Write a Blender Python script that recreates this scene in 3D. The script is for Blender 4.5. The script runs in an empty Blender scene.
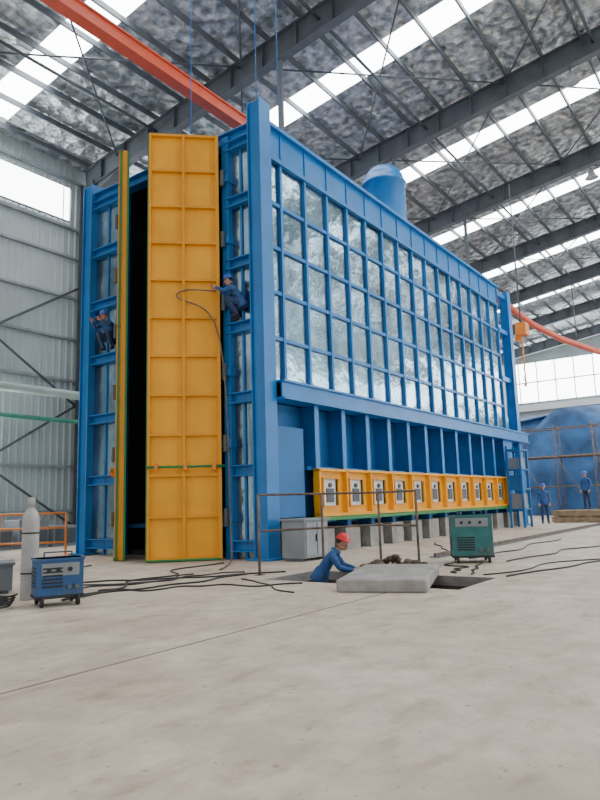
import bpy, bmesh, math, random
from mathutils import Vector, Matrix, noise
random.seed(7)
scene = bpy.context.scene
COL = scene.collection

# ---------------------------------------------------------------- materials
def mat(name, col, metal=0.0, rough=0.5, var=0.15, nscale=2.0, bump=0.0, bscale=8.0, emit=0.0, dirt=None, dirt_amt=0.3, bdist=0.1):
    m = bpy.data.materials.new(name); m.use_nodes = True
    nt = m.node_tree; N = nt.nodes; L = nt.links
    b = N['Principled BSDF']
    b.inputs['Metallic'].default_value = metal
    b.inputs['Roughness'].default_value = rough
    tc = N.new('ShaderNodeTexCoord')
    nz = N.new('ShaderNodeTexNoise'); nz.inputs['Scale'].default_value = nscale; nz.inputs['Detail'].default_value = 5
    L.new(tc.outputs['Object'], nz.inputs['Vector'])
    cr = N.new('ShaderNodeValToRGB')
    lo = [max(0, c*(1-var)) for c in col]; hi = [min(1, c*(1+var)) for c in col]
    cr.color_ramp.elements[0].position = 0.3; cr.color_ramp.elements[1].position = 0.7
    cr.color_ramp.elements[0].color = (*lo, 1); cr.color_ramp.elements[1].color = (*hi, 1)
    L.new(nz.outputs['Fac'], cr.inputs['Fac'])
    out = cr.outputs['Color']
    if dirt:
        n2 = N.new('ShaderNodeTexNoise'); n2.inputs['Scale'].default_value = nscale*0.6; n2.inputs['Detail'].default_value = 8
        L.new(tc.outputs['Object'], n2.inputs['Vector'])
        c2 = N.new('ShaderNodeValToRGB'); c2.color_ramp.elements[0].position = 0.5; c2.color_ramp.elements[1].position = 0.75
        c2.color_ramp.elements[1].color = (dirt_amt,)*3 + (1,)
        L.new(n2.outputs['Fac'], c2.inputs['Fac'])
        mx = N.new('ShaderNodeMixRGB'); mx.inputs['Color2'].default_value = (*dirt, 1)
        L.new(c2.outputs['Color'], mx.inputs['Fac']); L.new(out, mx.inputs['Color1']); out = mx.outputs['Color']
    L.new(out, b.inputs['Base Color'])
    if bump > 0:
        n3 = N.new('ShaderNodeTexNoise'); n3.inputs['Scale'].default_value = bscale; n3.inputs['Detail'].default_value = 4
        L.new(tc.outputs['Object'], n3.inputs['Vector'])
        bp = N.new('ShaderNodeBump'); bp.inputs['Strength'].default_value = bump; bp.inputs['Distance'].default_value = bdist
        L.new(n3.outputs['Fac'], bp.inputs['Height']); L.new(bp.outputs['Normal'], b.inputs['Normal'])
    if emit > 0:
        b.inputs['Emission Color'].default_value = (*col, 1)
        b.inputs['Emission Strength'].default_value = emit
    return m

BLUE = mat('blue_paint', (0.003, 0.165, 0.47), rough=0.40, var=0.14, nscale=1.5)
BLUE_D = mat('blue_paint_dull', (0.004, 0.125, 0.36), rough=0.55, var=0.15, nscale=1.2)
YEL = mat('yellow_paint', (0.82, 0.37, 0.002), rough=0.5, var=0.10, nscale=1.2)
YEL2 = mat('yellow_paint_rib', (0.70, 0.30, 0.002), rough=0.5, var=0.10, nscale=1.2)
GREEN = mat('green_paint', (0.02, 0.20, 0.05), rough=0.5)
GALV = mat('galvanized_sheet', (0.25, 0.37, 0.44), metal=0.95, rough=0.18, var=0.55, nscale=0.6, bump=0.6, bscale=0.8)
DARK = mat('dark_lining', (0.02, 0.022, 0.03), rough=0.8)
STEEL = mat('grey_structural_steel', (0.085, 0.10, 0.115), rough=0.6, var=0.2)
STEEL_L = mat('light_grey_steel', (0.28, 0.30, 0.32), rough=0.5, var=0.2)
RED = mat('red_oxide_paint', (0.62, 0.08, 0.03), rough=0.5, var=0.1)
SKYL = mat('skylight_panel', (0.95, 0.975, 1.0), rough=0.5, var=0.02, emit=13.0)
WING = mat('window_glazing', (0.95, 0.98, 1.0), rough=0.5, var=0.03, emit=10.0)
CONC = mat('concrete_block', (0.30, 0.29, 0.27), rough=0.9, var=0.25, nscale=3, bump=0.3)
BLACK = mat('black_rubber', (0.015, 0.015, 0.017), rough=0.6)
TARP = mat('blue_tarpaulin', (0.03, 0.12, 0.30), rough=0.5, var=0.5, nscale=0.8, bump=0.6, bscale=1.5)
WALLM = mat('wall_sheet', (0.42, 0.47, 0.475), metal=0.1, rough=0.5, var=0.08, nscale=0.5)
TEAL = mat('teal_paint', (0.02, 0.14, 0.14), rough=0.5, var=0.2, nscale=4, dirt=(0.1, 0.08, 0.06), dirt_amt=0.6)
WBLUE = mat('welder_blue_paint', (0.015, 0.08, 0.22), rough=0.45, var=0.2, nscale=5, dirt=(0.12, 0.1, 0.08), dirt_amt=0.5)
CYL = mat('gas_cylinder_paint', (0.38, 0.38, 0.37), rough=0.5, var=0.15, nscale=4, dirt=(0.2, 0.15, 0.1), dirt_amt=0.5)
ORANGE = mat('orange_paint', (0.75, 0.22, 0.02), rough=0.5)
WOOD = mat('pallet_wood', (0.28, 0.2, 0.12), rough=0.85, var=0.3, nscale=5)
RUST = mat('rusty_steel', (0.15, 0.11, 0.085), rough=0.8, var=0.4, nscale=6)
DIRT = mat('pit_soil', (0.09, 0.06, 0.04), rough=0.95, var=0.4, nscale=4, bump=0.6)
GREYB = mat('grey_enclosure', (0.22, 0.25, 0.27), rough=0.5, var=0.15)
WHITE = mat('white_paint', (0.75, 0.77, 0.78), rough=0.5, var=0.05)
JACK = mat('blue_workwear', (0.025, 0.09, 0.25), rough=0.85, var=0.25, nscale=8, bump=0.5, bscale=14, bdist=0.03)
TROU = mat('navy_trousers', (0.02, 0.045, 0.12), rough=0.85, var=0.25, nscale=8, bump=0.5, bscale=14, bdist=0.03)
SKIN = mat('skin', (0.45, 0.23, 0.15), rough=0.55, var=0.08, nscale=10)
HAIR = mat('black_hair', (0.012, 0.01, 0.01), rough=0.7)
HELM_R = mat('red_helmet', (0.70, 0.015, 0.015), rough=0.3, var=0.03)
HELM_B = mat('blue_helmet', (0.03, 0.12, 0.5), rough=0.3, var=0.03)
LIP = mat('lip', (0.35, 0.12, 0.1), rough=0.6)
GLOVE = mat('work_glove', (0.4, 0.36, 0.3), rough=0.9)

def floor_mat():
    m = bpy.data.materials.new('dusty_concrete_floor'); m.use_nodes = True
    nt = m.node_tree; N = nt.nodes; L = nt.links; b = N['Principled BSDF']
    b.inputs['Roughness'].default_value = 0.7
    tc = N.new('ShaderNodeTexCoord')
    def nz(scale, det, p0, p1, c0, c1, stretch=None, rot=0.5):
        n = N.new('ShaderNodeTexNoise'); n.inputs['Scale'].default_value = scale; n.inputs['Detail'].default_value = det
        n.inputs['Roughness'].default_value = 0.65
        if stretch:
            mp = N.new('ShaderNodeMapping'); mp.inputs['Scale'].default_value = stretch
            mp.inputs['Rotation'].default_value = (0, 0, rot)
            L.new(tc.outputs['Object'], mp.inputs['Vector']); L.new(mp.outputs['Vector'], n.inputs['Vector'])
        else: L.new(tc.outputs['Object'], n.inputs['Vector'])
        r = N.new('ShaderNodeValToRGB'); r.color_ramp.elements[0].position = p0; r.color_ramp.elements[1].position = p1
        r.color_ramp.elements[0].color = (*c0, 1); r.color_ramp.elements[1].color = (*c1, 1)
        L.new(n.outputs['Fac'], r.inputs['Fac']); return r.outputs['Color'], n
    a, _ = nz(0.35, 6, 0.35, 0.7, (0.53, 0.44, 0.345), (0.69, 0.60, 0.495))
    c, n2 = nz(2.2, 10, 0.42, 0.64, (0.80, 0.79, 0.77), (1.05, 1.04, 1.02))
    s, _ = nz(1.6, 10, 0.52, 0.68, (1, 1, 1), (0.76, 0.72, 0.67), (1, 2.4, 1), 0.45)
    s2, _ = nz(0.5, 9, 0.52, 0.66, (1, 1, 1), (0.84, 0.81, 0.77), (1, 1.6, 1), -0.9)
    sp, _ = nz(12, 4, 0.63, 0.70, (1, 1, 1), (0.62, 0.59, 0.56))
    out = a
    for o in (c, s, s2, sp):
        mx = N.new('ShaderNodeMixRGB'); mx.blend_type = 'MULTIPLY'; mx.inputs['Fac'].default_value = 1
        L.new(out, mx.inputs['Color1']); L.new(o, mx.inputs['Color2']); out = mx.outputs['Color']
    L.new(out, b.inputs['Base Color'])
    bp = N.new('ShaderNodeBump'); bp.inputs['Strength'].default_value = 0.25; bp.inputs['Distance'].default_value = 0.03
    L.new(n2.outputs['Fac'], bp.inputs['Height']); L.new(bp.outputs['Normal'], b.inputs['Normal'])
    return m
FLOOR = floor_mat()

def foil_mat():
    m = bpy.data.materials.new('foil_insulation'); m.use_nodes = True
    nt = m.node_tree; N = nt.nodes; L = nt.links; b = N['Principled BSDF']
    b.inputs['Metallic'].default_value = 0.5; b.inputs['Roughness'].default_value = 0.32
    tc = N.new('ShaderNodeTexCoord')
    v = N.new('ShaderNodeTexVoronoi'); v.inputs['Scale'].default_value = 2.2
    n = N.new('ShaderNodeTexNoise'); n.inputs['Scale'].default_value = 3.0; n.inputs['Detail'].default_value = 6
    L.new(tc.outputs['Object'], v.inputs['Vector']); L.new(tc.outputs['Object'], n.inputs['Vector'])
    r = N.new('ShaderNodeValToRGB'); r.color_ramp.elements[0].position = 0.38; r.color_ramp.elements[1].position = 0.66
    r.color_ramp.elements[0].color = (0.26, 0.29, 0.31, 1); r.color_ramp.elements[1].color = (0.78, 0.82, 0.84, 1)
    L.new(n.outputs['Fac'], r.inputs['Fac']); L.new(r.outputs['Color'], b.inputs['Base Color'])
    mx = N.new('ShaderNodeMath'); mx.operation = 'ADD'
    L.new(v.outputs['Distance'], mx.inputs[0]); L.new(n.outputs['Fac'], mx.inputs[1])
    bp = N.new('ShaderNodeBump'); bp.inputs['Strength'].default_value = 0.9; bp.inputs['Distance'].default_value = 0.18
    L.new(mx.outputs[0], bp.inputs['Height']); L.new(bp.outputs['Normal'], b.inputs['Normal'])
    return m
FOIL = foil_mat()

# ---------------------------------------------------------------- mesh builder
class MB:
    def __init__(s): s.v=[]; s.f=[]; s.m=[]; s.mats=[]; s.sm=[]
    def mi(s, m):
        if m not in s.mats: s.mats.append(m)
        return s.mats.index(m)
    def add(s, vs, fs, m, smooth=False):
        o=len(s.v); s.v += [Vector(p) for p in vs]; k=s.mi(m)
        for f in fs: s.f.append([i+o for i in f]); s.m.append(k); s.sm.append(smooth)
    def box(s, x0,x1,y0,y1,z0,z1, m, M=None):
        vs=[Vector((x,y,z)) for z in (z0,z1) for y in (y0,y1) for x in (x0,x1)]
        if M: vs=[M@p for p in vs]
        s.add(vs, [(0,2,3,1),(4,5,7,6),(0,1,5,4),(2,6,7,3),(0,4,6,2),(1,3,7,5)], m)
    def beam(s, p, q, w, h, m, up=(0,0,1)):
        p=Vector(p); q=Vector(q); d=(q-p); L=d.length; d.normalize(); up=Vector(up)
        if abs(d.dot(up))>0.99: up=Vector((1,0,0))
        r=d.cross(up).normalized(); u=r.cross(d).normalized()
        vs=[]
        for c in (p,q):
            for a,b in ((-1,-1),(1,-1),(1,1),(-1,1)): vs.append(c+r*a*w/2+u*b*h/2)
        s.add(vs, [(3,2,1,0),(4,5,6,7),(0,1,5,4),(1,2,6,5),(2,3,7,6),(3,0,4,7)], m)
    def ibeam(s, p, q, w, h, m, t=0.03, up=(0,0,1)):
        p=Vector(p); q=Vector(q); d=(q-p).normalized(); U=Vector(up)
        if abs(d.dot(U))>0.99: U=Vector((1,0,0))
        r=d.cross(U).normalized(); u=r.cross(d).normalized()
        s.beam(p+u*(h/2-t/2), q+u*(h/2-t/2), w, t, m, u)
        s.beam(p-u*(h/2-t/2), q-u*(h/2-t/2), w, t, m, u)
        s.beam(p, q, t*0.7, h-2*t, m, u)
    def tube(s, pts, rad, m, seg=10, smooth=True, cap=True):
        pts=[Vector(p) for p in pts]
        if not isinstance(rad,(list,tuple)): rad=[rad]*len(pts)
        n=len(pts); vs=[]; fs=[]; prev=None
        for i in range(n):
            if i==0: d=pts[1]-pts[0]
            elif i==n-1: d=pts[-1]-pts[-2]
            else: d=(pts[i+1]-pts[i]).normalized()+(pts[i]-pts[i-1]).normalized()
            d.normalize()
            if prev is None:
                a=Vector((0,0,1)) if abs(d.z)<0.9 else Vector((1,0,0))
                r=d.cross(a).normalized()
            else:
                r=(prev-d*prev.dot(d)).normalized()
            prev=r; u=r.cross(d)
            for k in range(seg):
                an=2*math.pi*k/seg; vs.append(pts[i]+(r*math.cos(an)+u*math.sin(an))*rad[i])
        for i in range(n-1):
            for k in range(seg):
                k2=(k+1)%seg; fs.append((i*seg+k,(i+1)*seg+k,(i+1)*seg+k2,i*seg+k2))
        s.add(vs,fs,m,smooth)
        if cap:
            o=len(s.v)-n*seg; k=s.mi(m)
            s.f.append([o+i for i in range(seg)]); s.m.append(k); s.sm.append(False)
            s.f.append([o+(n-1)*seg+i for i in range(seg)][::-1]); s.m.append(k); s.sm.append(False)
    def lathe(s, prof, m, c=(0,0,0), seg=24, M=None):
        vs=[];fs=[];n=len(prof)
        for r,z in prof:
            for k in range(seg):
                a=2*math.pi*k/seg; p=Vector((c[0]+r*math.cos(a),c[1]+r*math.sin(a),c[2]+z)); vs.append(M@p if M else p)
        for i in range(n-1):
            for k in range(seg):
                k2=(k+1)%seg; fs.append((i*seg+k,i*seg+k2,(i+1)*seg+k2,(i+1)*seg+k))
        fs.append(tuple(range(seg))[::-1]); fs.append(tuple((n-1)*seg+k for k in range(seg)))
        s.add(vs,fs,m,True)
    def ell(s, c, r, m, M=None, seg=14, rings=9):
        vs=[];fs=[]
        for i in range(rings+1):
            th=math.pi*i/rings
            for k in range(seg):
                a=2*math.pi*k/seg
                p=Vector((math.sin(th)*math.cos(a)*r[0]+c[0], math.sin(th)*math.sin(a)*r[1]+c[1], math.cos(th)*r[2]+c[2])); vs.append(M@p if M else p)
        for i in range(rings):
            for k in range(seg):
                k2=(k+1)%seg; fs.append((i*seg+k,(i+1)*seg+k,(i+1)*seg+k2,i*seg+k2))
        s.add(vs,fs,m,True)
    def obj(s, name, parent=None, loc=None, rotz=0, bevel=0):
        me=bpy.data.meshes.new(name); me.from_pydata([tuple(p) for p in s.v],[],s.f)
        for m in s.mats: me.materials.append(m)
        me.polygons.foreach_set('material_index', s.m); me.polygons.foreach_set('use_smooth', s.sm)
        me.update()
        bm=bmesh.new(); bm.from_mesh(me); bmesh.ops.recalc_face_normals(bm, faces=bm.faces[:]); bm.to_mesh(me); bm.free()
        o=bpy.data.objects.new(name, me); COL.objects.link(o)
        if loc: o.location=loc
        o.rotation_euler=(0,0,rotz)
        if parent: o.parent=parent
        if bevel>0:
            b=o.modifiers.new('bevel','BEVEL'); b.width=bevel; b.segments=2; b.limit_method='ANGLE'
        return o

def empty(name, loc=(0,0,0), rotz=0):
    e=bpy.data.objects.new(name,None); COL.objects.link(e); e.location=loc; e.rotation_euler=(0,0,rotz); e.empty_display_size=0.3
    return e

# ---------------------------------------------------------------- building shell
WY=14.4; XE=60.0; X0=-9.0; YR=-30.0; YM=-12.0
def roofz(y): return 18.35-0.14*y if y>YM else 18.35-0.14*YM+0.14*(y-YM)
PIT=(-3.05,-1.55,-5.7,-2.35); PD=-0.95
b=MB()
xs=[-24,PIT[0],PIT[1],62]; ys=[-34,PIT[2],PIT[3],14.7]
for i in range(3):
    for j in range(3):
        if i==1 and j==1: continue
        b.add([(xs[i],ys[j],0),(xs[i+1],ys[j],0),(xs[i+1],ys[j+1],0),(xs[i],ys[j+1],0)],[(0,1,2,3)],FLOOR)
x0,x1,y0,y1=PIT
for (a,c) in (((x0,y0),(x1,y0)),((x1,y0),(x1,y1)),((x1,y1),(x0,y1)),((x0,y1),(x0,y0))):
    b.add([(a[0],a[1],0),(c[0],c[1],0),(c[0],c[1],-0.15),(a[0],a[1],-0.15)],[(0,1,2,3)],CONC)
    b.add([(a[0],a[1],-0.15),(c[0],c[1],-0.15),(c[0],c[1],PD),(a[0],a[1],PD)],[(0,1,2,3)],DIRT)
b.add([(x0,y0,PD),(x1,y0,PD),(x1,y1,PD),(x0,y1,PD)],[(0,1,2,3)],DIRT)
fl=b.obj('floor')

b=MB()
JT=mat('joint_filler',(0.20,0.17,0.14),rough=0.9)
b.box(-24,PIT[0],-4.96,-4.94,0.0,0.003,JT)
b.obj('floor_joint_strip')

def corrugated(x0,x1,yf,sgn,z1):
    b=MB(); vs=[];fs=[];prof=[];x=x0
    while x<x1: prof += [(x,0),(x+0.16,0),(x+0.20,0.04),(x+0.26,0.04)]; x+=0.30
    for (px,d) in prof: vs += [(px,yf-sgn*d,0),(px,yf-sgn*d,z1)]
    for i in range(len(prof)-1): fs.append((2*i,2*i+2,2*i+3,2*i+1))
    b.add(vs,fs,WALLM); b.box(x0,x1,min(yf+sgn*.02,yf+sgn*.1),max(yf+sgn*.02,yf+sgn*.1),0,z1,WALLM)
    return b
corrugated(X0,XE,WY,1,roofz(WY)-0.05).obj('wall_left')
corrugated(X0,XE,YR,-1,roofz(YR)-0.05).obj('wall_right')
b=MB()
y=YR
while y<WY-0.5:
    b.box(XE,XE+0.1,y,y+0.6,0,min(roofz(y),roofz(y+0.8))-0.1,WALLM); b.box(XE+0.04,XE+0.12,y+0.6,y+1.0,0,min(roofz(y),roofz(y+1))-0.1,WALLM); y+=1.0
b.obj('wall_back')

b=MB()
for z in (1.2,3.0,6.6,8.4,10.2,12.0,13.3,15.5):
    b.box(X0,XE,WY-0.16,WY-0.05,z-0.05,z+0.05,STEEL_L)
b.obj('wall_girts')
RX=[5.3+8.5*i for i in range(-1,7)]
b=MB()
for i in range(3):
    a,c=RX[i]+0.3,RX[i+1]-0.3
    for za,zb in ((0.6,5.5),(5.5,10.6)):
        b.tube([(a,WY-0.28,za),(c,WY-0.28,zb)],0.05,STEEL,8); b.tube([(a,WY-0.34,zb),(c,WY-0.34,za)],0.05,STEEL,8)
b.obj('wall_cross_bracing')
for x in RX:
    if x<-4: continue
    b=MB(); h=roofz(WY)-0.9
    b.ibeam((x,WY-0.62,0.02),(x,WY-0.62,h),0.45,0.85,STEEL,0.035,up=(0,1,0))
    b.box(x-0.35,x+0.35,WY-1.15,WY-0.18,0,0.04,STEEL)
    b.obj('steel_column')
for x in RX:
    b=MB(); h=roofz(YR)-0.9
    b.ibeam((x,YR+0.62,0.02),(x,YR+0.62,h),0.45,0.85,STEEL,0.035,up=(0,1,0)); b.obj('steel_column')
for x in RX:
    b=MB()
    y0r,y1r=WY-0.3,YR
    b.ibeam((x,y0r,roofz(y0r)-0.75),(x,YM,roofz(YM)-0.75),0.34,0.95,STEEL,0.03)
    b.ibeam((x,YM,roofz(YM)-0.75),(x,y1r,roofz(y1r)-0.75),0.34,0.95,STEEL,0.03)
    ya,yb=WY-0.3,WY-3.2
    b.add([(x-0.02,ya,roofz(ya)-1.2),(x-0.02,yb,roofz(yb)-1.2),(x-0.02,ya,roofz(ya)-1.9),
           (x+0.02,ya,roofz(ya)-1.2),(x+0.02,yb,roofz(yb)-1.2),(x+0.02,ya,roofz(ya)-1.9)],[(0,1,2),(3,5,4),(0,2,5,3),(1,4,5,2),(0,3,4,1)],STEEL)
    b.beam((x,ya,roofz(ya)-1.9),(x,yb,roofz(yb)-1.22),0.34,0.03,STEEL)
    y=WY-1.5
    while y>-15:
        b.box(x-0.16,x+0.16,y-0.012,y+0.012,roofz(y)-1.2,roofz(y)-0.3,STEEL); y-=1.5
    b.obj('roof_rafter')
b=MB(); y=WY-0.6
while y>YR:
    b.beam((X0,y,roofz(y)-0.16),(XE,y,roofz(y)-0.16),0.07,0.22,STEEL); y-=1.45
b.obj('roof_purlins')
b=MB()
for i in range(len(RX)-1):
    for (ya,yb) in ((12,5),(5,-2),(-2,-9)):
        b.tube([(RX[i],ya,roofz(ya)-0.45),(RX[i+1],yb,roofz(yb)-0.45)],0.035,STEEL,6)
        b.tube([(RX[i],yb,roofz(yb)-0.52),(RX[i+1],ya,roofz(ya)-0.52)],0.035,STEEL,6)
    for y in (9.5,1.5,-5.5):
        b.tube([(RX[i],y,roofz(y)-0.7),(RX[i+1],y,roofz(y)-0.7)],0.06,STEEL,8)
b.obj('roof_bracing_rods')
SX=[0.6+8.5*i for i in range(0,7)]
segs=[];cur=X0
for sx in SX:
    segs.append((cur,sx-0.65)); cur=sx+0.65
segs.append((cur,XE))
b=MB()
YS=[WY+0.2+(YM-WY-0.2)*j/14 for j in range(15)]+[YM+(YR-YM)*j/8 for j in range(1,9)]
for a,c in segs:
    for ya,yb in zip(YS[:-1],YS[1:]):
        b.add([(a,ya,roofz(ya)),(c,ya,roofz(ya)),(c,yb,roofz(yb)),(a,yb,roofz(yb))],[(0,1,2,3)],FOIL)
b.obj('ceiling')
for k,sx in enumerate(SX):
    b=MB()
    vs=[];fs=[];n=9
    for j in range(n):
        xx=sx-0.65+1.3*j/(n-1); d=0.03*(j%2)
        for y in (WY-0.8,YM,YR): vs.append((xx,y,roofz(y)+0.02+d))
    for j in range(n-1):
        fs.append((3*j,3*j+3,3*j+4,3*j+1)); fs.append((3*j+1,3*j+4,3*j+5,3*j+2))
    b.add(vs,fs,SKYL); b.obj('window_%d'%(k+1))
WN=[8]
def window(x0,x1,z0,z1, mull=1.2, yw=WY, s=1):
    b=MB(); y=yw-0.1*s
    b.box(x0,x1,y-0.01,y+0.01,z0,z1,WING)
    b.box(x0-0.05,x1+0.05,y-0.04,y+0.04,z0-0.06,z0,STEEL_L); b.box(x0-0.05,x1+0.05,y-0.04,y+0.04,z1,z1+0.06,STEEL_L)
    x=x0
    while x<=x1+0.01: b.box(x-0.02,x+0.02,y-0.04,y+0.04,z0,z1,STEEL_L); x+=mull
    b.obj('window_%d'%WN[0]); WN[0]+=1
for i in range(len(RX)-1):
    window(max(RX[i]+0.5,X0), RX[i+1]-0.7, 13.6, 15.1, 1.25 if i else 7.0)
window(-2.2,1.4,1.6,6.3,0.95)
window(12,17,1.6,5,1.0)
for i in range(len(RX)-1):  # out-of-view glowing bands on the right wall, added for the metal panels to reflect
    window(RX[i]+0.7, RX[i+1]-0.7, 1.8, 3.8, 1.4, YR, -1)
    window(RX[i]+0.7, RX[i+1]-0.7, 11.5, 14.0, 1.4, YR, -1)
b=MB(); x=XE-0.03
b.box(x-0.02,x,YR+0.5,WY-0.6,11.2,15.6,WING)
y=YR+0.5
while y<WY-0.5: b.box(x-0.06,x,y-0.05,y+0.05,11.2,15.6,STEEL_L); y+=1.9
for z in (11.2,13.4,15.6): b.box(x-0.06,x,YR+0.5,WY-0.6,z-0.06,z+0.06,STEEL_L)
b.obj('window_%d'%WN[0])
b=MB()
PG=mat('pipe_grey_green',(0.42,0.50,0.47),rough=0.5)
b.tube([(-8.5,WY-1.35,5.75),(30,WY-1.35,5.75)],0.17,PG,12)
b.tube([(-8.5,WY-1.3,4.7),(30,WY-1.3,4.7)],0.09,mat('pipe_green',(0.05,0.25,0.18),rough=0.5),10)
for x in (-3.2,5.3,13.8,22.3): b.box(x-0.05,x+0.05,WY-1.5,WY-1.0,4.53,4.61,STEEL); b.box(x-0.05,x+0.05,WY-1.5,WY-1.0,5.5,5.58,STEEL)
b.obj('wall_pipe')

# ---------------------------------------------------------------- furnace
F=empty('industrial_furnace',(0,0,0))
LX=18.0; GE=16.7; WF=6.4; H=10.6
b=MB()
for (x,y,h) in ((0,0,11.0),(0,WF,10.8),(LX,0,10.6),(LX,WF,10.6)):
    b.box(x-0.22,x+0.22,y-0.2,y-0.165,0,h,BLUE); b.box(x-0.22,x+0.22,y+0.165,y+0.2,0,h,BLUE)
    b.box(x-0.16,x+0.16,y-0.165,y+0.165,0,h-0.02,BLUE)
    b.box(x-0.34,x+0.34,y-0.32,y+0.32,0,0.05,BLUE)
b.obj('corner_columns',F,bevel=0.008)
b=MB()
ZM=[0.3,2.0,3.7,5.4,7.0,8.6,10.1]
for (ya,yb,yi) in ((0.2,1.0,1.0),(5.05,6.2,5.0)):
    for z in ZM: b.ibeam((-0.02,ya,z),(-0.02,yb,z),0.32,0.26,BLUE,0.03)
    b.box(-0.14,0.16,yi-0.11,yi+0.11,0,10.4,BLUE)
    for z in ZM[:-1]:
        b.box(-0.2,0.0,yi-0.15,yi+0.15,z+0.55,z+0.75,BLUE)
        b.tube([(-0.24,yi,z+0.45),(-0.24,yi,z+0.85)],0.06,STEEL,10)
b.box(-0.04,0.04,0.55,0.61,0,10.2,BLUE); b.box(-0.04,0.04,5.6,5.66,0,10.2,BLUE)
b.ibeam((0,0.2,10.35),(0,WF-0.2,10.35),0.3,0.32,BLUE,0.03)
b.obj('front_frame',F,bevel=0.006)
b=MB()
b.box(0.0,0.03,0.1,1.05,0,10.4,GALV); b.box(0.0,0.03,5.0,6.3,0,10.4,GALV)
b.box(0.2,GE,0.03,0.07,3.9,9.75,GALV); b.box(0.2,GE,WF-0.16,WF-0.12,0,10.4,GALV)
b.box(GE-0.05,GE,0.1,WF-0.1,0.5,10.4,BLUE_D)
b.obj('galvanized_sheets',F)
b=MB()
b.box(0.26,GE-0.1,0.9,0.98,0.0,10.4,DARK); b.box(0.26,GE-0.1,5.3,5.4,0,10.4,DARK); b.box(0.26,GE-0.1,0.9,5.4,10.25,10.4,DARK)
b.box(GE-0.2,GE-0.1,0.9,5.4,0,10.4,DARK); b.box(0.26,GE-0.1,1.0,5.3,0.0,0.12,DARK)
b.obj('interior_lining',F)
b=MB(); PX=1.06
for i in range(16):
    x=0.8+PX*i
    b.box(x-0.042,x+0.042,-0.05,0.03,4.0,9.7,BLUE)
for j in range(1,5):
    z=4.0+1.14*j; b.box(0.3,GE,-0.03,0.028,z-0.045,z+0.045,BLUE)
b.box(0.2,GE,-0.04,0.16,9.68,H,BLUE)
for i in range(16):
    x=0.8+PX*i; b.box(x-0.02,x+0.02,-0.07,-0.03,9.7,H-0.02,BLUE)
b.box(0.2,GE+0.1,-0.16,0.2,H-0.1,H,BLUE); b.box(0.2,GE,-0.10,-0.02,9.66,9.76,BLUE)
b.box(0.22,LX+0.6,-0.42,0.12,4.0,4.05,BLUE); b.box(0.22,LX+0.6,-0.42,0.12,3.6,3.65,BLUE); b.box(0.22,LX+0.6,-0.36,-0.32,3.65,4.0,BLUE)
for z in (2.0,6.4,8.6,10.3): b.box(GE,LX-0.15,-0.08,0.08,z-0.1,z+0.1,BLUE)
b.obj('side_grid',F)
b=MB()
b.box(0.2,GE,0.25,0.3,0.9,3.6,BLUE_D)
for i in range(13):
    x=1.74+1.26*i
    if x>GE: break
    b.box(x-0.015,x+0.015,-0.22,0.25,2.05,3.6,BLUE_D); b.box(x-0.09,x+0.09,-0.25,-0.22,2.05,3.6,BLUE)
b.box(1.5,GE,-0.1,0.25,2.02,2.1,BLUE)
b.box(0.24,1.30,-0.14,-0.10,0.9,3.0,BLUE_D); b.box(1.26,1.30,-0.10,0.25,0.9,3.0,BLUE_D); b.box(0.24,1.30,-0.10,0.25,2.96,3.0,BLUE)
b.box(15.7,GE,-0.24,-0.1,0.9,3.6,BLUE)
b.obj('lower_casing',F)
b=MB(); XB=1.74; PW=1.26; NB=11
for i in range(NB):
    xa=XB+PW*i; xb=xa+PW; z0,z1=0.92,2.02; xc=(xa+xb)/2; hw=0.33; zc=1.47; hh=0.33
    ya,yb=-0.16,-0.12
    b.box(xa,xc-hw,ya,yb,z0,z1,YEL); b.box(xc+hw,xb,ya,yb,z0,z1,YEL)
    b.box(xc-hw,xc+hw,ya,yb,z0,zc-hh,YEL); b.box(xc-hw,xc+hw,ya,yb,zc+hh,z1,YEL)
    b.box(xa-0.03,xa+0.03,-0.30,yb,z0,z1,YEL)
    for (p,q) in ((xc-hw-0.04,xc-hw),(xc+hw,xc+hw+0.04)):
        b.box(p,q,-0.21,0.1,zc-hh-0.04,zc+hh+0.04,YEL2)
    b.box(xc-hw,xc+hw,-0.21,0.1,zc-hh-0.04,zc-hh,YEL2); b.box(xc-hw,xc+hw,-0.21,0.1,zc+hh,zc+hh+0.04,YEL2)
    b.box(xc-hw,xc+hw,-0.12,-0.09,zc-hh,zc+hh,WHITE)
    b.box(xc-0.12,xc+0.2,-0.15,-0.12,zc-hh+0.08,zc+0.1,STEEL)
    b.tube([(xc+0.04,-0.12,zc+0.18),(xc+0.04,-0.17,zc+0.18)],0.06,STEEL,12)
b.box(XB-0.03,XB+PW*NB+0.03,-0.30,-0.12,1.99,2.05,YEL); b.box(XB-0.03,XB+PW*NB+0.03,-0.30,-0.12,0.88,0.95,YEL)
b.box(XB+PW*NB-0.03,XB+PW*NB+0.03,-0.30,-0.12,0.92,2.02,YEL)
b.obj('inspection_frames',F)
b=MB()
b.box(XB,LX+0.2,-0.34,0.1,0.78,0.87,GREEN)
b.box(0.3,GE,0.3,WF-0.3,0.7,0.8,BLUE_D)
for i in range(14):
    x=0.9+1.26*i; b.box(x-0.36,x+0.36,-0.15,0.5,0,0.6,CONC); b.box(x-0.1,x+0.1,-0.05,0.4,0.6,0.78,BLUE_D)
b.box(0.3,GE,0.55,0.6,0,0.78,DARK)
b.obj('foundation_piers',F)
b=MB()
b.box(0.1,GE,0.1,WF-0.1,H-0.12,H-0.02,BLUE_D)
for i in range(8):
    x=1.0+2.1*i; b.ibeam((x,0.2,H+0.1),(x,WF-0.2,H+0.1),0.15,0.22,BLUE)
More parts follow.
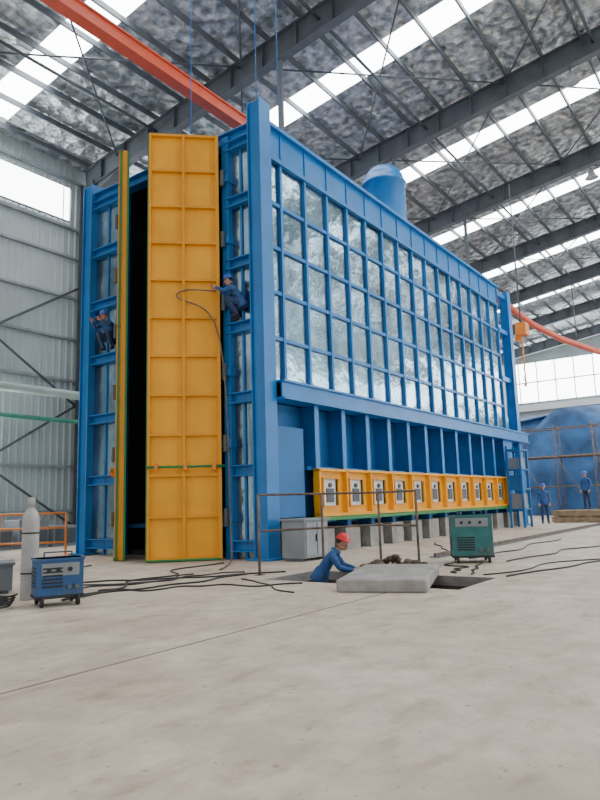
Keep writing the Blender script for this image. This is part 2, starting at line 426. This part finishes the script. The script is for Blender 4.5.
b.lathe([(0.0,0),(0.86,0),(0.86,0.1),(0.80,0.12),(0.80,2.3),(0.86,2.32),(0.86,2.4),(0.80,2.42),(0.74,2.7),(0.55,2.98),(0.25,3.13),(0.0,3.16)],BLUE,(9.6,1.6,H+0.15),28)
b.tube([(9.6,1.6,H+1.2),(9.6,3.6,H+1.2),(9.6,3.6,H+0.1)],0.42,BLUE,18)
b.box(10.6,11.6,1.6,2.6,H+0.1,H+0.7,BLUE)
for x in (4.5,14.0): b.tube([(x,1.2,H-0.1),(x,1.2,H+0.6)],0.2,BLUE_D,14)
b.obj('roof_and_cyclone',F)
b=MB()
b.tube([(GE-0.1,1.6,4.9),(LX+3.2,1.6,4.9)],0.42,mat('light_blue_duct',(0.12,0.33,0.55),rough=0.45),20)
xr=15.3
for x in (xr,xr+0.9):
    for y in (-0.95,-0.42): b.box(x-0.04,x+0.04,y-0.04,y+0.04,0,3.3,BLUE_D)
for z in (0.7,1.5,2.3,3.1): b.box(xr-.05,xr+.95,-1.0,-0.38,z,z+0.06,BLUE_D)
b.box(xr+.1,xr+.75,-0.9,-0.45,0.76,1.35,GREYB); b.box(xr+.1,xr+.8,-0.9,-0.45,1.56,2.1,BLUE_D); b.box(xr+.15,xr+.8,-0.9,-0.45,2.36,2.8,GREYB)
b.obj('auxiliary_rack',F)
def door(name, hinge, ang, mirror, thick):
    b=MB(); W=1.66; Hd=10.35
    b.box(0,W,-0.02,0.02,0.04,Hd,YEL)
    for x in (0.03,W/2,W-0.03): b.box(x-0.03,x+0.03,-0.13,-0.02,0.04,Hd,YEL2)
    rows=11
    for j in range(rows+1):
        z=0.07+(Hd-0.10)*j/rows; b.box(0,W,-0.12,-0.02,z-0.03,z+0.03,YEL2)
    b.box(-0.025,0.0,-0.13,thick,0.02,Hd,YEL2); b.box(W,W+0.02,-0.02,thick,0.02,Hd,YEL2); b.box(W-0.03,W+0.03,thick-0.02,thick+0.03,0.02,Hd,GREEN)
    b.box(0,W,0.02,thick,0.1,Hd-0.05,GALV)
    b.box(0,W,-0.14,-0.02,0.02,0.06,GREEN); b.box(W,W+0.03,-0.10,-0.05,0.02,Hd,GREEN)
    b.tube([(-0.1,-0.2,2.12),(W+0.02,-0.2,2.12)],0.03,GREEN,8)
    for x in (0.15,0.8,1.45): b.box(x-0.04,x+0.04,-0.24,-0.1,2.04,2.2,ORANGE)
    o=b.obj(name,F)
    if mirror: o.scale=(1,-1,1)
    o.location=(hinge[0],hinge[1],0); o.rotation_euler=(0,0,ang); return o
door('door_right',(-0.28,1.12),math.radians(133),True,0.16)
door('door_left',(-0.28,4.66),math.radians(230.5),False,0.10)
b=MB()
for (x,y,z) in ((0.0,0.05,18.2),(0.9,0.05,18.2),(0.0,2.3,18.0)):
    b.tube([(x,y,10.4),(x,y,z)],0.013,BLUE,6)
b.obj('suspension_rods',F)

# ---------------------------------------------------------------- crane beam
b=MB()
b.box(-8,27,3.07,3.33,13.05,13.40,RED); b.box(-8,27,3.02,3.38,13.38,13.43,RED); b.box(-8,27,3.02,3.38,13.02,13.07,RED)
pts=[(27,3.2,13.2),(30,3.2,13.1),(33,3.0,12.8),(37,2.2,12.4),(42,0.8,12.1),(48,-1.6,11.9),(56,-5,11.8)]
b.tube(pts,0.22,RED,12)
for x in (-3.2,5.3,13.8,22.3):
    b.box(x-0.05,x+0.05,3.12,3.28,13.4,roofz(3.2)-1.2,STEEL)
for x in (30.8,39.3,47.8):
    yy={30.8:3.15,39.3:1.6,47.8:-1.5}[x]; b.tube([(x,yy,12.2),(x,yy,roofz(yy)-1.2)],0.04,STEEL,6)
b.obj('crane_runway_beam')
b=MB(); hx=20.2
b.box(hx-.3,hx+.3,-0.3,0.2,9.0,9.6,ORANGE); b.tube([(hx,0,9.6),(hx,0,16.9)],0.03,STEEL,6)
for i in range(10): b.ell((hx+0.06*(i%2),0,8.9-0.2*i),(0.07,0.04,0.14),ORANGE,seg=8,rings=5)
b.tube([(hx,0,7.0),(hx,0,6.8),(hx+.12,0,6.65),(hx,0,6.5),(hx-.14,0,6.6)],0.05,ORANGE,8)
b.box(hx-.25,hx-.2,-0.05,0.25,8.7,9.0,ORANGE)
b.obj('chain_hoist')
for (x,y) in ((13.8,-4.6),(22.3,-3.5)):
    b=MB(); z=roofz(y)-1.2
    b.tube([(x,y,z),(x,y,z-0.3)],0.04,STEEL,8); b.lathe([(0.05,0),(0.12,-0.05),(0.2,-0.3),(0.32,-0.45),(0.30,-0.45),(0.0,-0.40)],STEEL_L,(x,y,z-0.25),18)
    b.obj('high_bay_lamp')

# ---------------------------------------------------------------- humans
POSES={
'stand':dict(pelvis=(0,0,.95),spine=(0,0,1.13),chest=(0,0,1.30),neckb=(0,0,1.45),neckt=(.01,0,1.53),
   sh=(0,.175,1.385),el=(.02,.25,1.12),wr=(.12,.22,.90),hip=(0,.09,.9),kn=(.03,.11,.5),an=(0,.12,.09),toe=(.17,.13,.045),head=(1,0,-.05)),
'lean':dict(pelvis=(0,0,.92),spine=(.09,0,1.07),chest=(.2,0,1.21),neckb=(.29,0,1.33),neckt=(.34,0,1.385),
   sh=(.24,.175,1.275),el=(.38,.26,1.07),wr=(.60,.17,1.02),hip=(0,.09,.87),kn=(.1,.13,.5),an=(-.02,.14,.09),toe=(.15,.15,.045),head=(1,0,-.45)),
'crouch':dict(pelvis=(0,0,.40),spine=(.07,0,.55),chest=(.16,0,.69),neckb=(.23,0,.82),neckt=(.27,0,.88),
   sh=(.19,.175,.765),el=(.40,.24,.66),wr=(.60,.15,.78),hip=(0,.09,.37),kn=(.36,.17,.5),an=(.08,.15,.09),toe=(.25,.17,.045),head=(1,0,-.2)),
}
def worker(name, pose, loc, rotz, helm, glove=False):
    P=POSES[pose]; root=empty(name,loc,rotz)
    names=['pelvis','spine','chest','neckb','neckt']
    V=[Vector(P[n]) for n in names]; R=[(.155,.125),(.145,.12),(.16,.12),(.08,.07),(.055,.055)]
    E=[(0,1),(1,2),(2,3),(3,4)]; nm=V[3]*.5+V[4]*.5; seg=[(V[0],V[1],0),(V[1],V[2],0),(V[2],nm,0),(nm+(V[4]-nm)*.5,V[4]+(V[4]-V[3])*.5,2)]
    for s in (1,-1):
        def pt(n): a=P[n]; return Vector((a[0],a[1]*s,a[2]))
        sh,el,wr=pt('sh'),pt('el'),pt('wr'); o=len(V)
        V+= [sh,(sh+el)/2,el,(el+wr)/2,wr]; R+=[(.072,.072),(.064,.064),(.054,.054),(.050,.050),(.036,.036)]
        E+=[(2,o),(o,o+1),(o+1,o+2),(o+2,o+3),(o+3,o+4)]; seg+=[(V[2],sh,0),(sh,el,0),(el,wr,0)]
        hip,kn,an,toe=pt('hip'),pt('kn'),pt('an'),pt('toe'); o=len(V)
        V+= [hip,(hip+kn)/2,kn,(kn*.6+an*.4),an,toe]; R+=[(.11,.11),(.095,.095),(.07,.07),(.068,.068),(.05,.05),(.042,.04)]
        E+=[(0,o),(o,o+1),(o+1,o+2),(o+2,o+3),(o+3,o+4),(o+4,o+5)]; seg+=[(hip,kn,1),(kn,an+Vector((0,0,.05)),1),(an,toe,3)]
    me=bpy.data.meshes.new('sk'); me.from_pydata([tuple(v) for v in V],E,[]); ob=bpy.data.objects.new('sk',me); COL.objects.link(ob)
    sk=ob.modifiers.new('s','SKIN'); ob.modifiers.new('ss','SUBSURF').levels=3
    for i,d in enumerate(me.skin_vertices[0].data): d.radius=R[i]; d.use_root=(i==0)
    dg=bpy.context.evaluated_depsgraph_get(); m2=bpy.data.meshes.new_from_object(ob.evaluated_get(dg)); bpy.data.objects.remove(ob)
    m2.materials.clear()
    for m in (JACK,TROU,SKIN,BLACK): m2.materials.append(m)
    for p in m2.polygons:
        c=p.center; best=9;bi=0
        for a,bb,k in seg:
            ab=bb-a; t=max(0,min(1,(c-a).dot(ab)/ab.length_squared)); d=(c-(a+ab*t)).length
            if d<best: best=d;bi=k
        p.material_index=bi; p.use_smooth=True
    body=bpy.data.objects.new('body',m2); COL.objects.link(body); body.parent=root
    ua=(V[1]-V[0]).normalized(); la=Vector((0,1,0)); fa=la.cross(ua).normalized()
    MH=Matrix(((fa.x,la.x,ua.x,V[0].x),(fa.y,la.y,ua.y,V[0].y),(fa.z,la.z,ua.z,V[0].z),(0,0,0,1)))@Matrix.Diagonal((0.86,1.08,1,1))
    b=MB(); b.lathe([(.172,-.10),(.180,-.09),(.172,0.0),(.155,.10),(.13,.15)],JACK,(0,0,0),22,MH); b.obj('jacket_hem',root)
    f=Vector(P['head']).normalized(); l=Vector((0,1,0)); u=f.cross(l).normalized()
    if u.z<0: u=-u
    nt=Vector(P['neckt']); c=nt+u*0.10+f*0.015
    M=Matrix(((f.x,l.x,u.x,c.x),(f.y,l.y,u.y,c.y),(f.z,l.z,u.z,c.z),(0,0,0,1)))
    b=MB()
    b.ell((0,0,0.02),(.098,.078,.105),SKIN,M,18,12); b.ell((.025,0,-.055),(.062,.055,.06),SKIN,M,14,8)
    b.tube([M@Vector((.09,0,.025)),M@Vector((.108,0,-.005)),M@Vector((.116,0,-.02)),M@Vector((.095,0,-.028))],[.009,.012,.016,.008],SKIN,8)
    for s in (1,-1):
        b.ell((.085,.03*s,.02),(.012,.014,.009),WHITE,M,8,6); b.ell((.094,.03*s,.02),(.005,.007,.007),HAIR,M,8,6)
        b.ell((.09,.031*s,.042),(.008,.018,.004),HAIR,M,8,5); b.ell((0,.08*s,.005),(.018,.010,.03),SKIN,M,8,6)
    b.ell((.082,0,-.058),(.008,.024,.006),LIP,M,8,5)
    b.ell((-.02,0,.035),(.092,.083,.098),HAIR,M,14,10)
    prof=[(.0,.085),(.05,.08),(.088,.055),(.108,.02),(.118,-.03),(.122,-.035)]
    prof=[(r,z+0.085) for r,z in prof]
    b.lathe([(max(r,0.001),z) for r,z in prof][::-1],helm,(0,0,0),20,M)
    b.ell((.095,0,.055),(.065,.085,.008),helm,M,12,6); b.tube([M@Vector((-.08,0,.15)),M@Vector((0,0,.172)),M@Vector((.08,0,.15))],.012,helm,8)
    b.obj('head',root)
    b=MB(); nb=Vector(P['neckb']); b.tube([nb-(nt-nb)*.3,nb+(nt-nb)*.55],[.10,.074],JACK,16); b.obj('collar',root)
    b=MB(); hm=GLOVE if glove else SKIN
    for s in (1,-1):
        el=Vector((P['el'][0],P['el'][1]*s,P['el'][2])); wr=Vector((P['wr'][0],P['wr'][1]*s,P['wr'][2]))
        d=(wr-el).normalized(); side=Vector((0,-s,0)); side=(side-d*side.dot(d)).normalized(); nrm=d.cross(side).normalized()
        if nrm.z>0: nrm=-nrm
        b.tube([wr-d*.02,wr+d*.02,wr+d*.05,wr+d*.085],[.028,.034,.038,.032],hm,10)
        for k,(off,L) in enumerate(((-.03,.062),(-.010,.078),(.012,.084),(.033,.074))):
            a=wr+d*.075+side*off; p1=a+d*L*.45; p2=p1+(d*.8+nrm*.6).normalized()*L*.33; p3=p2+(d*.4+nrm*.9).normalized()*L*.25
            b.tube([a,p1,p2,p3],[.0105,.0095,.009,.007],hm,7)
        a=wr+d*.025+side*.03; p1=a+(d*.6+side*.7).normalized()*.04; p2=p1+(d*.9+side*.2+nrm*.3).normalized()*.03
        b.tube([a,p1,p2],[.014,.012,.009],hm,7)
    b.obj('hands',root)
    return root
az=35.5
worker('construction_worker','lean',(-2.05,-2.78,PD),math.radians(az-100),HELM_R,True)
worker('construction_worker','crouch',(-0.15,0.50,5.54),math.radians(125),HELM_B)
worker('construction_worker','crouch',(-0.10,5.35,5.54),math.radians(190),HELM_B)
worker('construction_worker','stand',(18.9,-0.75,0),math.radians(200),HELM_B)
worker('construction_worker','stand',(21.3,-2.05,0.55),math.radians(160),HELM_B)

# ---------------------------------------------------------------- objects on floor
b=MB()
A=(-2.55,-1.85);B=(-0.1,-2.9);C=(-0.57,-3.94); Hh=1.38
mid=((A[0]+B[0])/2,(A[1]+B[1])/2)
for p in (A,mid,B,C): b.tube([(p[0],p[1],0),(p[0],p[1],Hh)],0.024,RUST,8); b.box(p[0]-.07,p[0]+.07,p[1]-.07,p[1]+.07,0,0.012,RUST)
for z in (Hh,0.75): b.tube([(A[0],A[1],z),(B[0],B[1],z),(C[0],C[1],z)],0.02,RUST,8)
b.obj('pit_guardrail')
M=Matrix.Translation((-2.55,-4.45,0.085))@Matrix.Rotation(math.radians(20),4,'Z')
b=MB(); b.box(-1.25,1.0,-0.62,0.60,-0.085,0.085,CONC,M)
sl=b.obj('concrete_slab',bevel=0.025)
b=MB(); random.seed(3)
for k in range(90):
    a=random.uniform(0,2*math.pi); q=random.random()**.5; r=random.uniform(.03,.10)
    b.ell((-1.05+.34*q*math.cos(a),-3.75+.75*q*math.sin(a),r*.4+.20*(1-q)),(r,r*.85,r*.55),DIRT if k%3 else RUST,seg=7,rings=5)
b.obj('soil_pile')
b=MB(); b.box(-0.45,0.45,-0.3,0.3,0.06,0.85,GREYB); b.box(-0.5,0.5,-0.35,0.35,0.85,0.89,GREYB)
b.box(-0.4,-0.02,-0.32,-0.3,0.12,0.8,STEEL_L); b.box(0.02,0.4,-0.32,-0.3,0.12,0.8,STEEL_L); b.box(-0.06,-0.04,-0.35,-0.32,0.4,0.55,BLACK)
for x in (-0.4,0.4): b.box(x-0.04,x+0.04,-0.25,0.25,0,0.06,STEEL)
b.obj('electrical_cabinet',loc=(0.30,-0.82,0),bevel=0.005)

def welder(name, loc, rz, W, D, Hh, m):
    b=MB(); z0=0.12
    b.box(-W/2,W/2,-D/2,D/2,z0,Hh,m); b.box(-W/2-.015,W/2+.015,-D/2-.015,D/2+.015,Hh-0.03,Hh,m)
    b.box(-W/2-.01,W/2+.01,-D/2-.01,D/2+.01,z0-.02,z0+.02,BLACK)
    for i in range(6):
        z=z0+0.12+i*0.045; b.box(-W*.38,W*.05,-D/2-.012,-D/2,z,z+0.022,BLACK)
        b.box(-W/2-.012,-W/2,-D*.35,D*.35,z,z+0.022,BLACK)
    b.box(-W*.4,W*.4,-D/2-.01,-D/2,Hh-0.22,Hh-0.06,GREYB)
    for x in (-.25,-.05,.2): b.tube([(W*x,-D/2-.01,Hh-.14),(W*x,-D/2-.04,Hh-.14)],.028,BLACK,12)
    for x in (.18,.34): b.tube([(W*x,-D/2,z0+.12),(W*x,-D/2-.06,z0+.12)],.03,STEEL,10)
    for x in (-W*.38,W*.38):
        for y in (-D/2,D/2): b.tube([(x-.02,y,.07),(x+.02,y,.07)],.07,BLACK,16)
        b.tube([(x,-D/2,.07),(x,D/2,.07)],.015,STEEL,8)
    b.tube([(-W*.3,0,Hh),(-W*.3,0,Hh+.07),(W*.3,0,Hh+.07),(W*.3,0,Hh)],.014,STEEL,8)
    return b.obj(name,loc=loc,rotz=rz,bevel=0.004)
welder('welding_machine',(0.84,-4.38,0),math.radians(az-90-8),0.76,0.6,0.90,TEAL)
welder('welding_machine',(-6.33,-1.52,0),math.radians(az-90+30),0.58,0.42,0.60,WBLUE)
b=MB(); b.lathe([(0.001,0.0),(.105,0),(.115,.02),(.115,1.08),(.105,1.16),(.075,1.22),(.04,1.25),(.035,1.28),(.052,1.285),(.052,1.37),(.04,1.40),(.001,1.41)],CYL,(0,0,0),24)
b.tube([(0,0,1.3),(0.09,0,1.33)],.02,STEEL,8); b.tube([(0,0,.35),(0,0,.37)],.122,BLACK,24); b.tube([(0,0,.9),(0,0,.92)],.122,BLACK,24)
b.obj('gas_cylinder',loc=(-6.22,-0.70,0))
b=MB(); b.box(-0.6,0.6,-0.35,0.35,0.05,0.42,STEEL); b.box(-0.63,0.63,-0.38,0.38,0.42,0.46,STEEL); b.box(-.1,.1,-.37,-.35,.3,.36,STEEL_L)
for x in (-.5,.5): b.box(x-.05,x+.05,-.3,.3,0,.05,STEEL)
b.obj('tool_chest',loc=(-6.3,0.75,0),rotz=math.radians(-30),bevel=0.006)
b=MB()
for x in (-0.9,0,0.9): b.tube([(x,0,0),(x,0,1.15)],.03,ORANGE,8); b.box(x-.1,x+.1,-.1,.1,0,.015,ORANGE)
for z in (0.35,0.75,1.15): b.tube([(-0.9,0,z),(0.9,0,z)],.028,ORANGE,8)
b.obj('orange_barrier',loc=(-0.9,7.6,0),rotz=math.radians(-50))
b=MB()
for k in range(5): b.box(-1.5+k*1.3,-0.4+k*1.3,0,0.9,0,0.7+0.25*(k%2),GREYB); b.box(-1.45+k*1.3,-0.45+k*1.3,-0.02,0,0.1,0.6,STEEL)
b.obj('storage_bins',loc=(-1.5,11.2,0),bevel=0.01)
b=MB(); b.box(1.5,45,-3.42,-3.18,0,0.02,STEEL); b.box(1.5,45,-3.325,-3.275,0.02,0.09,RUST); b.obj('floor_rail_track')
b=MB()
for z in (0,0.28):
    for y in (-1.4,-0.7,0,0.7,1.4): b.box(-1.2,1.2,y-.22,y+.22,z+.22,z+.26,WOOD)
    for x in (-1.1,0,1.1): b.box(x-.08,x+.08,-1.6,1.6,z+.04,z+.22,WOOD)
    for y in (-1.4,0,1.4): b.box(-1.2,1.2,y-.1,y+.1,z,z+.04,WOOD)
b.obj('pallet_stack',loc=(21.3,-2.3,0))
b=MB(); b.box(-.5,.5,-.5,.5,0,.7,GREYB); b.box(-.52,.52,-.52,.52,.7,.74,STEEL_L)
for x in (-.3,.3): b.box(x-.03,x+.03,-.53,-.5,.05,.68,STEEL_L)
b.obj('metal_crate',loc=(24.5,-3.2,0))

def cable(name, pts, r=0.014, m=BLACK):
    cu=bpy.data.curves.new(name,'CURVE'); cu.dimensions='3D'; cu.bevel_depth=r; cu.bevel_resolution=2; cu.resolution_u=8
    sp=cu.splines.new('NURBS'); sp.points.add(len(pts)-1)
    for i,p in enumerate(pts): sp.points[i].co=(p[0],p[1],p[2] if len(p)>2 else r,1)
    sp.use_endpoint_u=True; sp.order_u=4
    cu.materials.append(m); o=bpy.data.objects.new(name,cu); COL.objects.link(o); return o
random.seed(11)
def wiggle(p,q,n,a):
    p=Vector(p);q=Vector(q);d=(q-p);s=Vector((-d.y,d.x)).normalized()
    return [tuple(p+d*i/n+s*random.uniform(-a,a)*(0 if i in(0,n) else 1)) for i in range(n+1)]
cable('power_cable',wiggle((-6.1,-1.3),(-2.6,-1.6),9,.35))
cable('power_cable',wiggle((-5.9,-1.1),(-1.0,0.4),9,.45))
cable('power_cable',wiggle((-4.8,0.8),(-2.0,-2.0),9,.4))
cable('power_cable',wiggle((-3.2,-2.0),(-4.2,-3.8),6,.3),0.011)
cable('power_cable',wiggle((-5.6,0.2),(-2.3,-1.3),10,.5),0.012)
cable('power_cable',wiggle((-5.2,-0.9),(-3.3,-3.3),10,.35),0.012)
cable('power_cable',wiggle((-6.0,-0.6),(-2.9,-0.6),10,.35),0.012)
cable('power_cable',wiggle((0.5,-4.7),(-1.3,-5.2),6,.2))
cable('power_cable',wiggle((0.3,-4.2),(-1.2,-4.9),8,.35),0.012)
cable('power_cable',wiggle((1.0,-5.0),(10,-6.2),9,.4))
cable('power_cable',wiggle((-1.4,-5.8),(6,-7.6),9,.4))
cable('power_cable',wiggle((-1.3,-5.4),(9,-8.6),12,.4),0.012)
cable('power_cable',wiggle((1.2,-3.9),(6,-1.3),7,.3))
cable('power_cable',wiggle((1.4,-4.1),(8,-4.2),9,.3))
cable('air_hose',wiggle((-2.4,3.0),(-5.9,-0.4),9,.3),0.016,STEEL)
coil=[]
for k in range(70):
    a=k*0.45; rr=.32+.05*math.sin(k*1.3); coil.append((rr*math.cos(a)-7.05,rr*.8*math.sin(a)-1.1,0.02+0.002*k))
cable('cable_coil',coil,0.012)
cable('welding_hose',[(-0.55,0.95,6.25),(-0.75,1.3,6.3),(-0.95,1.6,6.35),(-1.1,1.85,6.2),(-0.9,1.65,6.05),(-0.6,1.2,5.9),(-0.42,0.9,5.2),(-0.4,0.75,3.0),(-0.42,0.72,1.0),(-0.5,0.6,0.03),(-1.2,0.0,0.02),(-2.2,-0.6,0.02)],0.018,RUST)

# tarpaulin-covered equipment
b=MB(); cx0,cx1,cy0,cy1=33,40,-7,6.5; HT=6.9
P=2*((cx1-cx0)+(cy1-cy0))
def perim(t):
    s=t*P
    if s<cx1-cx0: return (cx0+s,cy0,0,-1)
    s-=cx1-cx0
    if s<cy1-cy0: return (cx1,cy0+s,1,0)
    s-=cy1-cy0
    if s<cx1-cx0: return (cx1-s,cy1,0,1)
    s-=cx1-cx0
    return (cx0,cy1-s,-1,0)
vs=[];fs=[];lv=14;n=160
for j in range(lv+1):
    h=j/lv
    for i in range(n):
        x,y,nx,ny=perim(i/n); w=0.6*(1-h)*noise.noise(Vector((x*1.3,y*1.3,0.3)))+0.3*noise.noise(Vector((x*.6,y*.6,h*3)))-0.6*h*h
        top=HT*(0.86+0.3*noise.noise(Vector((x*.3,y*.3,5))))
        vs.append((x+nx*w,y+ny*w,top*h))
for j in range(lv):
    for i in range(n):
        i2=(i+1)%n; fs.append((j*n+i,j*n+i2,(j+1)*n+i2,(j+1)*n+i))
vs.append(((cx0+cx1)/2,(cy0+cy1)/2,HT+.4))
for i in range(n): fs.append((lv*n+i,lv*n+(i+1)%n,len(vs)-1))
b.add(vs,fs,TARP,True); b.obj('tarpaulin_covered_equipment')
b=MB()
for x in (30.6,31.8):
    for y in (-5,-2.8,-0.6,1.6,3.8): b.tube([(x,y,0),(x,y,5.6)],.045,RUST,6)
    for z in (1.8,3.6,5.4): b.tube([(x,-5,z),(x,3.8,z)],.04,RUST,6)
for y in (-5,-2.8,-0.6,1.6,3.8):
    for z in (1.8,3.6,5.4): b.tube([(30.6,y,z),(31.8,y,z)],.03,RUST,6)
for k in range(4): b.tube([(30.6,-5+2.2*k,0),(30.6,-2.8+2.2*k,3.6)],.03,RUST,6)
b.box(30.6,31.8,-5,3.8,3.63,3.68,WOOD)
b.obj('scaffolding')
b=MB(); b.box(45,52,-8,8,0,8.4,WALLM); b.box(44.6,52.4,-8.4,8.4,8.4,8.9,WHITE)
for y in (-6,-3,0,3,6): b.box(44.95,45,y-.7,y+.7,5.5,7.2,DARK)
b.box(44.95,45,-1.2,-.2,0,2.1,STEEL)
b.obj('prefab_office_cabin')

# ---------------------------------------------------------------- light & camera
w=bpy.data.worlds.new('World'); scene.world=w; w.use_nodes=True
bg=w.node_tree.nodes['Background']; bg.inputs['Color'].default_value=(0.97,0.98,1.0,1); bg.inputs['Strength'].default_value=1.0

f=660.0; p=math.atan(104/f); A_=math.radians(35.5); roll=math.radians(1.72)
Fh=Vector((math.cos(A_),math.sin(A_),0)); Rr=Vector((math.sin(A_),-math.cos(A_),0)); Z=Vector((0,0,1))
fw=Fh*math.cos(p)+Z*math.sin(p); up=Z*math.cos(p)-Fh*math.sin(p)
upc=up*math.cos(roll)+Rr*math.sin(roll); rc=Rr*math.cos(roll)-up*math.sin(roll)
cam=bpy.data.cameras.new('Camera'); co=bpy.data.objects.new('Camera',cam); COL.objects.link(co)
cam.sensor_fit='VERTICAL'; cam.sensor_height=24; cam.lens=f/800*24; cam.clip_end=300
M=Matrix(((rc.x,upc.x,-fw.x),(rc.y,upc.y,-fw.y),(rc.z,upc.z,-fw.z))).to_4x4(); M.translation=Vector((-11.7,-9.35,1.2))
co.matrix_world=M
scene.camera=co
